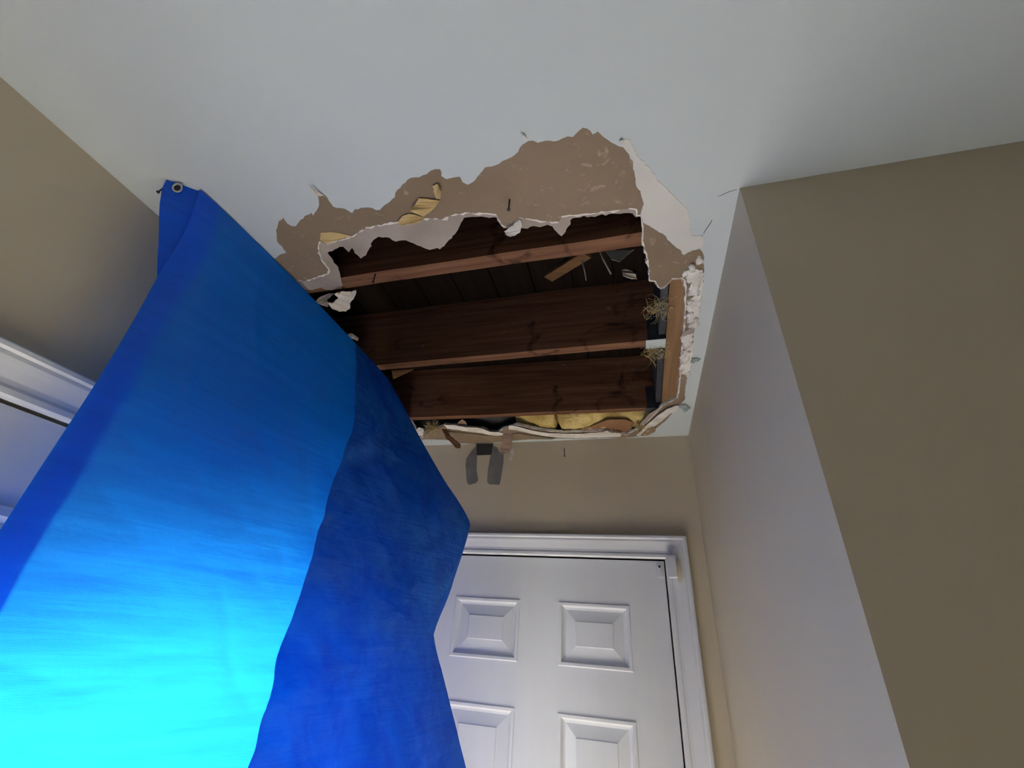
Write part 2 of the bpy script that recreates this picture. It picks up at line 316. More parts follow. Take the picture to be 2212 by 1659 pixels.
def slab_poly(name, pts3, thick, m, parent=None, nrm=None, rough=0.0, seed=0, sub=1):
    """a torn sheet: outline in 3-D, thickness along its normal, edges roughened"""
    rnd = random.Random(seed); P = [Vector(p) for p in pts3]
    fx, fy, fz = [0 if max(p[k] for p in P) - min(p[k] for p in P) < 1e-5 else 1 for k in range(3)]
    if sub > 1:
        Q = []
        for i in range(len(P)):
            a, b = P[i], P[(i + 1) % len(P)]
            for j in range(sub):
                q = a.lerp(b, j / sub)
                if j: q += Vector((rnd.gauss(0, 1) * fx, rnd.gauss(0, 1) * fy, rnd.gauss(0, 1) * fz)) * rough
                Q.append(q)
        P = Q
    c = sum(P, Vector()) / len(P)
    if nrm is None:
        nrm = Vector()
        for i in range(len(P)): nrm += (P[i] - c).cross(P[(i + 1) % len(P)] - c)
        nrm.normalize()
    nrm = Vector(nrm)
    n = len(P); tris = tessellate_polygon([P])
    vs = [p + nrm * thick / 2 for p in P] + [p - nrm * thick / 2 for p in P]
    fs = [(a, b, c2) for a, b, c2 in tris] + [(c2 + n, b + n, a + n) for a, b, c2 in tris] + [(i, i + n, (i + 1) % n + n, (i + 1) % n) for i in range(n)]
    bm = bmesh.new(); bv = [bm.verts.new(v) for v in vs]
    for f in fs:
        try: bm.faces.new([bv[i] for i in f])
        except ValueError: pass
    o = obj(name, bm, m, parent)
    if parent is None: rebase(o, c)
    return o
def onceil(pts, dz=0.0): return [at(x, y, 2, CE + dz) for x, y in pts]
# the cream skim-coat edge right of the hole, and the raised white torn rim
slab_poly('skim_coat_edge', onceil(px2([(1075, 215), (1110, 180), (1150, 190), (1180, 280), (1230, 350), (1310, 420), (1370, 520), (1450, 590), (1540, 680), (1600, 740), (1625, 820), (1620, 900), (1640, 960), (1700, 950), (1735, 970), (1730, 1040), (1690, 1055), (1640, 1070), (1580, 1105), (1530, 1055), (1480, 1015), (1420, 945), (1340, 900), (1250, 845), (1232, 800), (1245, 745), (1260, 700), (1240, 640), (1220, 590), (1200, 560), (1190, 480), (1175, 360), (1145, 305), (1095, 245)]), -0.0004),
          0.0008, M_warmw, ceiling, sub=4, rough=0.0008, seed=11)['label'] = 'warm off-white skim coat feathering beside the hole'
# crumbling plaster lumps along the right rim
def lump(name, c, r, m, parent, seed, flat=0.5, amp=0.35, sub=2):
    bm = bmesh.new(); bmesh.ops.create_icosphere(bm, subdivisions=sub, radius=1)
    for v in bm.verts:
        n = noise.noise(v.co * 1.7 + Vector((seed * 3.1, seed, 0)))
        k = 1 + amp * n * 1.8
        v.co = Vector((v.co.x * r[0], v.co.y * r[1], v.co.z * r[2])) * k + Vector(c)
    return obj(name, bm, m, parent, smooth=True)
lumps = [(1492, 598, 9, 9), (1506, 610, 8, 10), (1497, 628, 9, 8), (1512, 590, 6, 6), (1508, 641, 7, 7), (1491, 648, 6, 5), (1499, 662, 7, 6), (1490, 680, 6, 8), (1497, 698, 8, 7), (1508, 668, 5, 6), (1503, 688, 6, 6), (1486, 742, 8, 6), (1492, 731, 6, 5), (1483, 760, 6, 6), (1480, 776, 7, 8), (1477, 792, 8, 7), (1486, 806, 5, 5), (1494, 578, 6, 6), (1480, 590, 5, 5), (1511, 560, 6, 6)]
for i, (x, y, rx, ry) in enumerate(lumps):
    p = at(x, y, 2, CE + 0.003); s = (p - Vector((0, 0, HC))).length / FPX * 1.0
    lump('plaster_lump', p, (rx * s * 1.15, ry * s * 2.0, 0.0045 + 0.002 * (i % 3)), M_gyp, ceiling, i + 1, amp=0.5)
# a white ragged lip behind the lumps
slab_poly('broken_lip', onceil(px4([(1300, 10), (1415, 5), (1425, 60), (1412, 140), (1398, 230), (1383, 330), (1363, 400), (1300, 395), (1330, 330), (1290, 300), (1330, 220), (1370, 190), (1310, 150), (1340, 100), (1295, 60)]), 0.0005), 0.002, M_gyp, ceiling, sub=5, rough=0.0018, seed=21)
slab_poly('broken_lip', onceil(px4([(1250, 500), (1350, 470), (1340, 600), (1322, 720), (1305, 790), (1260, 760), (1290, 690), (1240, 650), (1300, 600), (1262, 560)]), 0.0005), 0.002, M_gyp, ceiling, sub=5, rough=0.0018, seed=22)
slab_poly('torn_paper', onceil(px4([(1245, 515), (1270, 470), (1330, 430), (1350, 440), (1350, 480), (1300, 500)]), 0.001), 0.001, M_grey, ceiling, sub=3, rough=0.0008, seed=23)
slab_poly('torn_paper', onceil(px4([(975, 1205), (1010, 1170), (1050, 1155), (1072, 1165), (1065, 1195), (1010, 1222), (960, 1225)]), -0.0008), 0.001, M_brown, ceiling, sub=3, rough=0.0006, seed=24)
# layered torn strip at the far right corner
slab_poly('torn_strip', [at(x, y, 2, CE - dz) for (x, y), dz in zip(px4([(930, 1222), (1000, 1150), (1080, 1080), (1150, 1030), (1230, 1000), (1250, 1015), (1180, 1060), (1110, 1120), (1040, 1170), (985, 1215)]), [0.0, .004, .006, .006, .003, 0, 0, 0, 0, 0])], 0.0018, M_gyp, ceiling, sub=4, rough=0.0007, seed=25)['label'] = 'white strip of torn board curling at the far corner'
slab_poly('torn_strip', [at(x, y, 2, CE + 0.004) for x, y in px4([(925, 1195), (960, 1130), (1030, 1060), (1110, 1010), (1160, 1000), (1090, 1070), (1010, 1140)])], 0.001, M_grey, ceiling, sub=4, rough=0.0007, seed=26)
slab_poly('torn_strip', [at(x, y, 2, CE - 0.001) for x, y in px5([(340, 235), (420, 240), (520, 250), (620, 262), (700, 265), (780, 262), (830, 245), (920, 258), (1020, 272), (1100, 283), (1080, 290), (960, 288), (830, 286), (720, 300), (600, 305), (470, 300), (390, 285)])], 0.001, M_brown, ceiling, sub=3, rough=0.0006, seed=27)['label'] = 'brown paper strip along the far rim'
for k, P_ in enumerate(([(322, 186), (400, 190), (480, 205), (600, 216), (645, 236), (705, 238), (745, 250), (735, 262), (690, 264), (640, 258), (590, 245), (480, 232), (400, 220), (345, 214)],
        [(775, 196), (800, 192), (860, 205), (950, 228), (1050, 245), (1180, 250), (1300, 250), (1440, 238), (1470, 228), (1500, 242), (1570, 250), (1560, 270), (1420, 276), (1280, 282), (1120, 278), (1000, 262), (900, 240), (830, 224), (780, 222)])):
    slab_poly('broken_lip', [at(x, y, 2, CE - 0.0025 + 0.0015 * (i % 2)) for i, (x, y) in enumerate(px5(P_))], 0.0012, M_gyp, ceiling, sub=3, rough=0.0006, seed=28 + k)
# paper flaps hanging from the bared face near the left
def flap(px, dzs, m, seed, lab=None, name='torn_flap', th=0.0012):
    o = slab_poly(name, [at(x, y, 2, CE + 0.001 - d) for (x, y), d in zip(px, dzs)], th, m, ceiling, sub=3, rough=0.0005, seed=seed)
    if lab: o['label'] = lab
    return o
flap(px1([(1270, 655), (1340, 660), (1440, 680), (1370, 760), (1310, 805), (1200, 755), (1240, 710)]), [0.001, 0.001, .004, .014, .018, .016, .006], M_ochre, 31, 'ochre paper flap folded down')
flap(px1([(1380, 560), (1420, 545), (1445, 600), (1440, 665), (1410, 660), (1395, 620)]), [.002, .004, .012, .010, .003, .001], M_ochre, 32)
flap(px1([(1140, 800), (1190, 780), (1260, 795), (1320, 815), (1280, 850), (1140, 872), (1095, 862)]), [.002, .001, .002, .006, .010, .010, .006], M_ochre, 33)
flap(px1([(490, 930), (560, 925), (640, 935), (735, 955), (640, 990), (540, 1020), (485, 990)]), [-.0005, -.0005, -.0005, .001, .004, .004, .001], M_ochre, 34)
flap(px1([(395, 555), (470, 608), (545, 652), (520, 640), (470, 640), (430, 600)]), [.018, .006, .0, .004, .008, .015], M_cream, 35, 'thin pointed curl of paint film')
for q in (px2([(275, 130), (300, 150), (325, 195), (300, 215), (290, 170)]), px2([(1060, 200), (1085, 190), (1100, 250), (1070, 240)])):
    flap(q, [.008, .005, 0, 0, .004][:len(q)], M_warmw, 36)
# hairline cracks in the paint
def crack(pts, wd):
    P = [at(x, y, 2, CE - 0.0002) for x, y in pts]; up = []; dn = []
    for i, p in enumerate(P):
        d = (P[min(i + 1, len(P) - 1)] - P[max(i - 1, 0)]).normalized(); n = Vector((-d.y, d.x, 0)); k = wd * (0.3 + 0.7 * math.sin(math.pi * (i + 0.3) / len(P)))
        up.append(p + n * k); dn.append(p - n * k)
    return slab_poly('hairline_crack', up + dn[::-1], 0.0003, M_dark, ceiling)
crack(px2([(1845, 642), (1880, 632), (1905, 618), (1950, 600), (2000, 588)]), 0.0004)
crack(px2([(1730, 945), (1745, 915), (1770, 880), (1790, 850), (1800, 830)]), 0.0006)
crack(px2([(1650, 990), (1680, 975), (1720, 950)]), 0.0004)
for pts, s in ((px4([(1325, 690), (1335, 660), (1370, 652), (1405, 662), (1380, 680), (1350, 690)]), 41), (px4([(1240, 1010), (1275, 995), (1305, 1000), (1328, 1020), (1300, 1045), (1275, 1055), (1270, 1035)]), 42)):
    o = slab_poly('torn_chip', [at(x, y, 2, CE - 0.001 - 0.004 * (i % 3 == 1)) for i, (x, y) in enumerate(pts)], 0.0015, M_teal, ceiling, sub=3, rough=0.0006, seed=s)
    o['label'] = 'teal-grey chip curled against the white rim'

# ------------------------------------------------------------------ framing above the ceiling
JZ = CE + 0.0135; JH = 0.20
XJ0, XJ1 = -0.95, 0.101
def joist(y0, y1, slope, label):
    """old sawn joist along x; slope shifts y a little along its run"""
    bm = bmesh.new(); n = 24
    prof = [(y0, JZ), (y1, JZ), (y1, JZ + JH), (y0, JZ + JH)]
    rings = []
    for i in range(n + 1):
        x = XJ0 + (XJ1 - XJ0) * i / n; j = 0.0018 * noise.noise(Vector((x * 6, y0 * 9, 1))); rings.append([bm.verts.new((x, y + j + slope * (x + 0.3), z + (0.0012 * noise.noise(Vector((x * 9, y * 20, 4))) if z < JZ + 0.1 else 0))) for y, z in prof])
    for a, b in zip(rings, rings[1:]):
        for k in range(4): bm.faces.new((a[k], a[(k + 1) % 4], b[(k + 1) % 4], b[k]))
    bm.faces.new(rings[0]); bm.faces.new(rings[-1][::-1])
    es = [e for e in bm.edges if abs(e.verts[0].co.x - e.verts[1].co.x) > 0.01]
    bmesh.ops.bevel(bm, geom=es, offset=0.002, segments=1, affect='EDGES')
    o = obj('ceiling_joist', bm, M_joist); rebase(o, (-0.4, (y0 + y1) / 2, JZ))
    return tag(o, label, 'joist', 'wooden joists in the ceiling hole')
j1 = joist(0.598, 0.631, 0.0, 'nearest old brown joist with a wide lit underside, just behind the torn front rim')
j2 = joist(0.945, 0.974, 0.0, 'middle brown joist crossing the hole and ending in a bright metal hanger')
j3 = joist(1.310, 1.334, 0.03, 'farthest brown joist in front of the yellow insulation')
bm = bmesh.new(); box(bm, 0.103, 0.150, 0.40, YB + 0.1, JZ - 0.001, JZ + 0.21, 0.002)
o = obj('header_beam', bm, M_head); rebase(o, (0.126, 0.95, JZ)); tag(o, 'tan wooden header running front to back along the right side of the hole', 'beam')
bm = bmesh.new(); box(bm, 0.156, 0.194, 0.40, YB + 0.1, JZ + 0.004, JZ + 0.21, 0.002)
o = obj('top_plate', bm, M_joist); rebase(o, (0.18, 0.95, JZ)); tag(o, 'dark wooden plate behind the crumbling plaster at the right rim', 'beam')
# deck boards above the joists
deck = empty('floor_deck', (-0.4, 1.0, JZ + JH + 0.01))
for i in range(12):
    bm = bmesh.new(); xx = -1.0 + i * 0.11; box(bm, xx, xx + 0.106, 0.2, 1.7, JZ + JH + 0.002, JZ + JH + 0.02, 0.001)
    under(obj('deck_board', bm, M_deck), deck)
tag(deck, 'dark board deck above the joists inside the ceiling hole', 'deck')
# unseen light blockers added round the cavity so it stays dark
bm = bmesh.new(); box(bm, XJ0 - 0.03, XJ0 - 0.005, 0.2, 1.7, JZ, JZ + 0.23); tag(obj('light_block_1', bm, M_deck), kind='structure')
bm = bmesh.new(); box(bm, XJ0, 0.4, 0.17, 0.195, JZ, JZ + 0.23); tag(obj('light_block_2', bm, M_deck), kind='structure')
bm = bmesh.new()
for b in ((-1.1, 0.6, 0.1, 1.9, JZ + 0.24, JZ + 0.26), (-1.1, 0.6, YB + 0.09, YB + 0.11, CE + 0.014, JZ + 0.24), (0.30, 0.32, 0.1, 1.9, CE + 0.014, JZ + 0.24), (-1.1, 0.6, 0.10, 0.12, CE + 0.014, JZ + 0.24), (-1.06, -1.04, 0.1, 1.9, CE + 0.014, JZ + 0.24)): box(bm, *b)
tag(obj('light_block_3', bm, M_blk), kind='structure')  # added shell over the cavity, out of sight, shuts out sky light
# dark sheet against the header's inner face
for k, (ya, yb, lab) in enumerate(((0.985, 1.30, 'dark slate-coloured metal sheet on the header between the middle and far joists'), (0.66, 0.935, 'dark slate-coloured metal sheet on the header between the near and middle joists'))):
    bm = bmesh.new(); box(bm, 0.086, 0.1015, ya, yb, JZ + 0.006, JZ + 0.17, 0.001)
    o = obj('metal_sheet', bm, M_slate); rebase(o, (0.095, (ya + yb) / 2, JZ)); tag(o, lab, 'metal sheet')
# joist hangers
def hanger(yc, hw, m, label):
    e = empty('joist_hanger', (0.08, yc, JZ))
    bm = bmesh.new(); box(bm, 0.055, 0.1025, yc - hw - 0.002, yc + hw + 0.002, JZ - 0.0035, JZ - 0.0015, 0.0005); under(obj('seat', bm, m), e)
    for s in (-1, 1):
        y = yc + s * (hw + 0.001)
        bm = bmesh.new(); box(bm, 0.060, 0.1025, y - 0.0009, y + 0.0009, JZ - 0.003, JZ + 0.075, 0.0003); under(obj('side_plate', bm, M_slate), e)
    for i in range(2):
        bm = tube([(0.085, yc - hw - 0.002, JZ + 0.02 + 0.02 * i), (0.085, yc - hw - 0.0045, JZ + 0.02 + 0.02 * i)], 0.003, 8); under(obj('nail_head', bm, M_iron), e)
    return tag(e, label, 'joist hanger', 'metal joist hangers')
hanger(0.960, 0.0165, M_galv, 'bright galvanised hanger holding the middle joist to the header')
hanger(1.333, 0.0135, M_slate, 'dull grey hanger holding the farthest joist to the header')
# diagonal braces / blocking
def stick(a, b, wd, ht, m, name, label, cat):
    a = Vector(a); b = Vector(b); d = (b - a).normalized(); s = d.cross(Vector((0, 0, 1))).normalized(); u = s.cross(d)
    bm = bmesh.new(); q = []
    for p in (a, b):
        q.append([bm.verts.new(p + s * wd / 2 * i + u * ht / 2 * j) for i, j in ((-1, -1), (1, -1), (1, 1), (-1, 1))])
    for k in range(4): bm.faces.new((q[0][k], q[0][(k + 1) % 4], q[1][(k + 1) % 4], q[1][k]))
    bm.faces.new(q[0]); bm.faces.new(q[1][::-1]); bmesh.ops.bevel(bm, geom=bm.edges[:], offset=0.001, segments=1, affect='EDGES')
    o = obj(name, bm, m); rebase(o, (a + b) / 2); return tag(o, label, cat)
stick(at(1165, 612, 1, 0.925), at(1268, 548, 1, 0.80), 0.03, 0.012, M_brace, 'wood_brace', 'slanting wood brace tucked behind the near joist', 'brace')
p = at(850, 806, 2, JZ + 0.01); q = at(893, 800, 2, JZ + 0.004)
slab_poly('wood_wedge', [at(846, 800, 2, JZ + 0.003), at(895, 797, 2, JZ + 0.003), at(872, 808, 2, JZ + 0.005), at(850, 818, 2, JZ + 0.012)], 0.004, M_brace); tag(bpy.data.objects['wood_wedge'], 'small pale wood wedge under the left end of the middle joist', 'wedge')
# cables and a grey scrap in the first bay
def cable(pix, yv, r, label):
    P = [at(x, y, 1, v) for (x, y), v in zip(pix, yv)]; n = []
    for i in range(len(P) - 1):
        for k in range(5): n.append(P[i].lerp(P[i + 1], k / 5))
    n.append(P[-1]); o = obj('cable', tube(n, r, 8), M_cable, smooth=True); rebase(o, P[0]); return tag(o, label, 'cable')
cable([(1288, 538), (1297, 545), (1303, 560), (1312, 577), (1320, 592)], [.80, .80, .80, .81, .82], 0.0022, 'grey cable looping down behind the near joist')
cable([(1256, 560), (1261, 578), (1264, 592), (1266, 606)], [.82, .82, .83, .84], 0.0014, 'thin dark cable left of the grey loop behind the near joist')
def scrap(name, pts, plane, vals, m, label, cat, th=0.0015, seed=50, rough=0.0008, sub=3):
    o = slab_poly(name, [at(x, y, plane, v) for (x, y), v in zip(pts, vals)], th, m, None, sub=sub, rough=rough, seed=seed)
    return tag(o, label, cat)
scrap('board_scrap', [(1308, 541), (1335, 542), (1370, 540), (1352, 552), (1338, 566), (1325, 562), (1315, 552)], 1, [.80] * 7, mat('dim_grey_board', (0.30, 0.29, 0.27), 0.9), 'grey board scrap lodged above the near joist', 'scrap', seed=51)
scrap('paper_scrap', [(1343, 578), (1352, 582), (1364, 584), (1373, 592), (1376, 603), (1360, 601), (1346, 596)], 1, [.90, .90, .91, .91, .92, .91, .90], M_cream, 'cream paper scrap lying deep between near and middle joists', 'scrap', seed=52)
# insulation beyond the far joist
def batt(x0, x1, y0, y1, z0, z1, label, seed):
    bm = bmesh.new(); nx, nz = 36, 14; g = []
    for i in range(nx + 1):
        r = []
        for j in range(nz + 1):
            x = x0 + (x1 - x0) * i / nx; a = j / nz * math.pi; e = min(1, 6 * min(i, nx - i) / nx + 0.8)
            yy = (y0 + y1) / 2 - (y1 - y0) / 2 * math.cos(a); zz = z1 - (z1 - z0) * (math.sin(a) ** 0.6) * e
            d = Vector((x * 25, yy * 25, zz * 25 + seed)); k = 0.008 * noise.noise(d) + 0.004 * noise.noise(d * 3)
            r.append(bm.verts.new((x, yy + k, zz + k)))
        g.append(r)
    for i in range(nx):
        for j in range(nz): bm.faces.new((g[i][j], g[i + 1][j], g[i + 1][j + 1], g[i][j + 1]))
    top = [r[0] for r in g] + [r[-1] for r in g[::-1]]; bm.faces.new(top)
    bm.faces.new(g[0]); bm.faces.new(g[-1][::-1])
    o = obj('insulation_batt', bm, M_insul, smooth=True); rebase(o, ((x0 + x1) / 2, (y0 + y1) / 2, z1)); return tag(o, label, 'insulation', 'yellow insulation batts')
batt(-0.247, 0.10, 1.365, 1.52, JZ - 0.002, JZ + 0.12, 'long yellow fibreglass batt right of the seam behind the far joist', 1)
batt(-0.40, -0.254, 1.368, 1.52, JZ + 0.004, JZ + 0.12, 'short yellow fibreglass batt left of the seam behind the far joist', 5)
scrap('kraft_paper', px5([(1170, 240), (1280, 222), (1400, 180), (1480, 150), (1600, 150), (1660, 175), (1640, 215), (1560, 262), (1420, 256), (1260, 250)]), 2, [CE + 0.012] * 10, M_kraft, 'brown kraft facing peeled over the yellow insulation', 'paper', th=0.001, seed=53)
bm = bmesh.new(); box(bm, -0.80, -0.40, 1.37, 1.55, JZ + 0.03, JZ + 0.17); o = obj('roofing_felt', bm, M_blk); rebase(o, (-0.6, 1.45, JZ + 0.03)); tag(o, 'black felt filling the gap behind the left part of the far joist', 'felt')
# loose tufts
def tuft(c, n, ln, label, seed, m=M_tuft, r=0.0004):
    rnd = random.Random(seed); bm = bmesh.new()
    for i in range(n):
        p = Vector(c) + Vector((rnd.gauss(0, 1), rnd.gauss(0, 1), rnd.gauss(0, 1))) * ln * 0.35; d = Vector((rnd.gauss(0, 1), rnd.gauss(0, 1), rnd.gauss(0, 0.5))).normalized()
        pts = [p]
        for k in range(4):
            d = (d + Vector((rnd.gauss(0, 1), rnd.gauss(0, 1), rnd.gauss(0, 1))) * 0.5).normalized(); pts.append(pts[-1] + d * ln / 4)
        t = tube(pts, r, 3); me = bpy.data.meshes.new('t'); t.to_mesh(me); t.free(); bm.from_mesh(me); bpy.data.meshes.remove(me)
    o = obj('fibre_tuft', bm, m); rebase(o, c); return tag(o, label, 'insulation', kind='stuff')
tuft(at(1425, 665, 2, JZ - 0.002), 90, 0.03, 'wisp of yellow fibre caught on the header above the bright hanger', 61)
tuft(at(1412, 758, 2, JZ - 0.004), 120, 0.03, 'yellow fibre wisp directly below the bright hanger', 62)
tuft(at(1383, 918, 2, CE + 0.006), 110, 0.02, 'olive fibre tuft at the far right corner of the hole', 63, r=0.0007)
tuft(at(935, 925, 2, CE + 0.006), 180, 0.028, 'yellow fibre tuft at the far left corner of the hole beside the tarp', 64, r=0.0009)
# debris at the left of the hole
def crumple(name, pts, z, amp, m, label, seed, n=7):
    """crumpled paper: outline filled with a warped grid"""
    o = slab_poly(name, [at(x, y, 2, z + amp * noise.noise(Vector((x * 0.11, y * 0.11, seed)))) for x, y in pts], 0.0015, m, None, sub=3, rough=0.0012, seed=seed); return tag(o, label, 'scrap')
crumple('paper_scrap', px1([(600, 1420), (650, 1400), (720, 1400), (770, 1390), (760, 1440), (725, 1490), (725, 1530), (690, 1558), (640, 1560), (580, 1535), (545, 1490), (600, 1480), (630, 1450)]), CE - 0.002, 0.03, M_cream, 'crumpled cream paper scrap under the left end of the near joist', 71)
crumple('paper_scrap', px1([(430, 1490), (490, 1440), (560, 1415), (600, 1412), (570, 1440), (540, 1475), (550, 1520), (500, 1510)]), CE + 0.004, 0.02, M_grey, 'grey crumpled paper scrap beside the cream scrap and the tarp', 72)
crumple('paper_scrap', [(746, 722), (760, 720), (775, 730), (772, 736), (752, 730)], CE + 0.012, 0.01, M_grey, 'tiny grey scrap next to the tarp edge below the near joist', 73)
crumple('plaster_chip', px5([(125, 225), (150, 205), (178, 215), (182, 250), (165, 278), (140, 250)]), CE - 0.003, 0.01, M_gyp, 'white plaster chip next to the tarp at the far left corner', 74)
scrap('bark_sliver', px5([(300, 205), (325, 190), (345, 230), (370, 270), (410, 300), (440, 325), (438, 352), (405, 350), (370, 310), (335, 280)]), 1, [1.38, 1.37, 1.39, 1.40, 1.41, 1.42, 1.42, 1.41, 1.40, 1.39], M_joist, 'dark brown sliver hanging from the far left rim', 'scrap', seed=75, th=0.004)
scrap('paper_scrap', px5([(405, 195), (425, 165), (450, 148), (475, 165), (485, 190), (470, 212), (430, 208)]), 2, [CE + .01] * 7, M_brown, 'small brown paper tab standing on the far rim', 'scrap', seed=76)
scrap('board_scrap', px5([(740, 225), (770, 195), (790, 215), (800, 300), (800, 350), (775, 385), (730, 385), (712, 350), (735, 300)]), 1, [1.43, 1.43, 1.44, 1.46, 1.475, 1.48, 1.48, 1.475, 1.46], mat('reddish_board', (0.20, 0.13, 0.105), 0.95, (0.26, 0.18, 0.15), 30), 'reddish-grey torn board tongue dangling over the far rim beside the tape', 'scrap', seed=77, th=0.003)
scrap('board_scrap', px5([(780, 350), (805, 345), (818, 380), (805, 425), (785, 440), (770, 420), (790, 395)]), 1, [1.49] * 7, M_gyp, 'small white gypsum crumb dangling below the reddish torn board', 'scrap', seed=78)
scrap('plaster_chip', px2([(145, 920), (180, 895), (215, 875), (250, 825), (275, 830), (285, 880), (270, 930), (230, 955), (180, 958), (150, 945)]), 2, [CE - .004, CE - .006, CE - .004, CE + .002, CE, CE - .004, CE - .01, CE - .012, CE - .012, CE - .008], M_gyp, 'pinkish-white chip hanging from the front rim under the nail', 'chip', seed=79, th=0.003)
# nails
def nail(a, b, r, label, hr=2.2):
    a = Vector(a); b = Vector(b); d = (b - a).normalized(); e = empty('nail', a)
    under(obj('shank', tube([a, b], r, 8), M_iron), e); under(obj('head', tube([b - d * 0.0012, b + d * 0.0004], r * hr, 10), M_iron), e)
    return tag(e, label, 'nail', 'bent nails around the hole')
a = at(1101, 430, 2, CE + 0.003); nail(a, a + Vector((0.000, 0.0, -0.027)), 0.0014, 'dark nail sticking down through the bared brown paper near the front rim')
a = at(811, 592, 2, JZ); nail(a, a + Vector((0, 0, -0.024)), 0.0013, 'dark nail sticking down from the near joist at its left end')
a = at(1219, 968, 1, YB); nail(a, a + Vector((0.003, -0.012, -0.036)), 0.0013, 'nail poking out of the end wall just below the hole')

# ------------------------------------------------------------------ tape on the end wall
def onback(pts, d=0.001): return [at(x, y, 1, YB - d) for x, y in pts]
def px5b(pts): return px5(pts)
e = empty('tape_patch', onback([(1045, 1000)])[0])
under(slab_poly('tape_strip', onback(px5([(548, 335), (555, 420), (550, 500), (562, 575), (545, 598), (498, 610), (482, 590), (474, 470), (480, 425), (515, 375)]), 0.0012), 0.0012, M_tapeg), e).location
under(slab_poly('tape_strip', onback(px5([(665, 335), (695, 345), (712, 380), (742, 395), (738, 460), (722, 560), (712, 608), (640, 606), (625, 590), (632, 500), (650, 400)]), 0.0012), 0.0012, M_tapeg), e)
o = slab_poly('tape_bridge', onback(px5([(550, 322), (668, 322), (655, 398), (552, 402)]), 0.0022), 0.001, M_tapeb); under(o, e); o['label'] = 'black piece joining the grey strips at the top'
tag(e, 'dark grey tape strips joined by black on the end wall below the hole', 'tape')

# ------------------------------------------------------------------ doors and casings
def door_leaf(name, axis, plane, out, u0, u1, z0, z1, openings, thick=0.035):
    """openings: (u0,u1,z0,z1) cut-outs in the leaf. out = direction the face looks (+1/-1 on the axis)"""
    a0, a1 = sorted((plane, plane - out * thick))
    us = sorted({u0, u1, *[h[0] for h in openings], *[h[1] for h in openings]}); vs = sorted({z0, z1, *[h[2] for h in openings], *[h[3] for h in openings]})
    o = walls(name, axis, a0, a1, u0, u1, z0, z1, openings, M_door); return o
def ring_panel(name, axis, plane, out, r, prof, m, parent, back=True):
    """nested rectangles: prof = [(inset, depth)], closed by a flat field"""
    bm = bmesh.new(); rings = []
    for ins, dep in prof:
        u0, u1, z0, z1 = r[0] + ins, r[1] - ins, r[2] + ins, r[3] - ins; a = plane + out * dep
        P = [(u0, z0), (u1, z0), (u1, z1), (u0, z1)]
        rings.append([bm.verts.new((a, u, z) if axis == 0 else (u, a, z)) for u, z in P])
    for A_, B_ in zip(rings, rings[1:]):
        for k in range(4): bm.faces.new((A_[k], A_[(k + 1) % 4], B_[(k + 1) % 4], B_[k]))
    if back: bm.faces.new(rings[-1])
    return obj(name, bm, m, parent)
PROF = [(0, -0.020), (0, 0.0), (0.003, 0.0035), (0.010, 0.003), (0.016, -0.006), (0.022, -0.008), (0.052, -0.002), (0.054, 0.0)]
# end-wall door
yf = YB + 0.010
T0, T1 = 1.734, 1.9065
cols = [(-0.603, -0.3795), (-0.255, -0.0365)]
rows = [(T0, T1), (0.92, 1.622), (0.22, 0.78)]
ops = [(c[0], c[1], r[0], r[1]) for c in cols for r in rows]
d1 = door_leaf('door_1', 1, yf, -1, BX0, BX1, 0.008, DT - 0.010, ops)
for c in cols:
    for r in rows: ring_panel('panel', 1, yf, -1, (c[0], c[1], r[0], r[1]), PROF, M_door, d1)
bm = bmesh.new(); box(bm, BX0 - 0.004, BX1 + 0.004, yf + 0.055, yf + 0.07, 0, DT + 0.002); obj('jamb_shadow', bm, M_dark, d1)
bm = tube([(-0.655, yf, 0.96), (-0.655, yf - 0.03, 0.96), (-0.655, yf - 0.035, 0.96), (-0.655, yf - 0.065, 0.96)], [0.012, 0.012, 0.026, 0.022], 16); obj('door_knob', bm, M_galv, d1, smooth=True)
CP = [(0.0, 0.0), (0.0, 0.010), (0.004, 0.013), (0.012, 0.013), (0.017, 0.0105), (0.024, 0.011), (0.038, 0.015), (0.050, 0.019), (0.056, 0.019), (0.060, 0.022), (0.066, 0.022), (0.069, 0.019), (0.069, 0.0)]
def casing(name, axis, plane, out, u0, u1, top):
    """mitred colonial casing round a door head: one mesh per length (left leg, head, right leg)"""
    par = None
    def P(u, z, a): return (plane + out * a, u, z) if axis == 0 else (u, plane + out * a, z)
    def build(nm, ends, parent):
        bm = bmesh.new(); A_ = [bm.verts.new(P(*ends(0, w_), t_)) for w_, t_ in CP]; B_ = [bm.verts.new(P(*ends(1, w_), t_)) for w_, t_ in CP]
        for k in range(len(CP) - 1): bm.faces.new((A_[k], A_[k + 1], B_[k + 1], B_[k]))
        bm.faces.new(A_); bm.faces.new(B_[::-1]); return obj(nm, bm, M_trim, parent)
    head = build(name, lambda s, w_: ((u0 - w_, top + w_) if s == 0 else (u1 + w_, top + w_)), None)
    build('casing_leg', lambda s, w_: (u0 - w_, 0 if s == 0 else top + w_), head)
    build('casing_leg', lambda s, w_: (u1 + w_, 0 if s == 0 else top + w_), head)
    return tag(head, kind='structure')
casing('trim_3', 1, YB, -1, BX0 - 0.004, BX1 + 0.004, DT - 0.006)
casing('trim_4', 0, XL, 1, LY0 - 0.004, LY1 + 0.004, DT - 0.002)
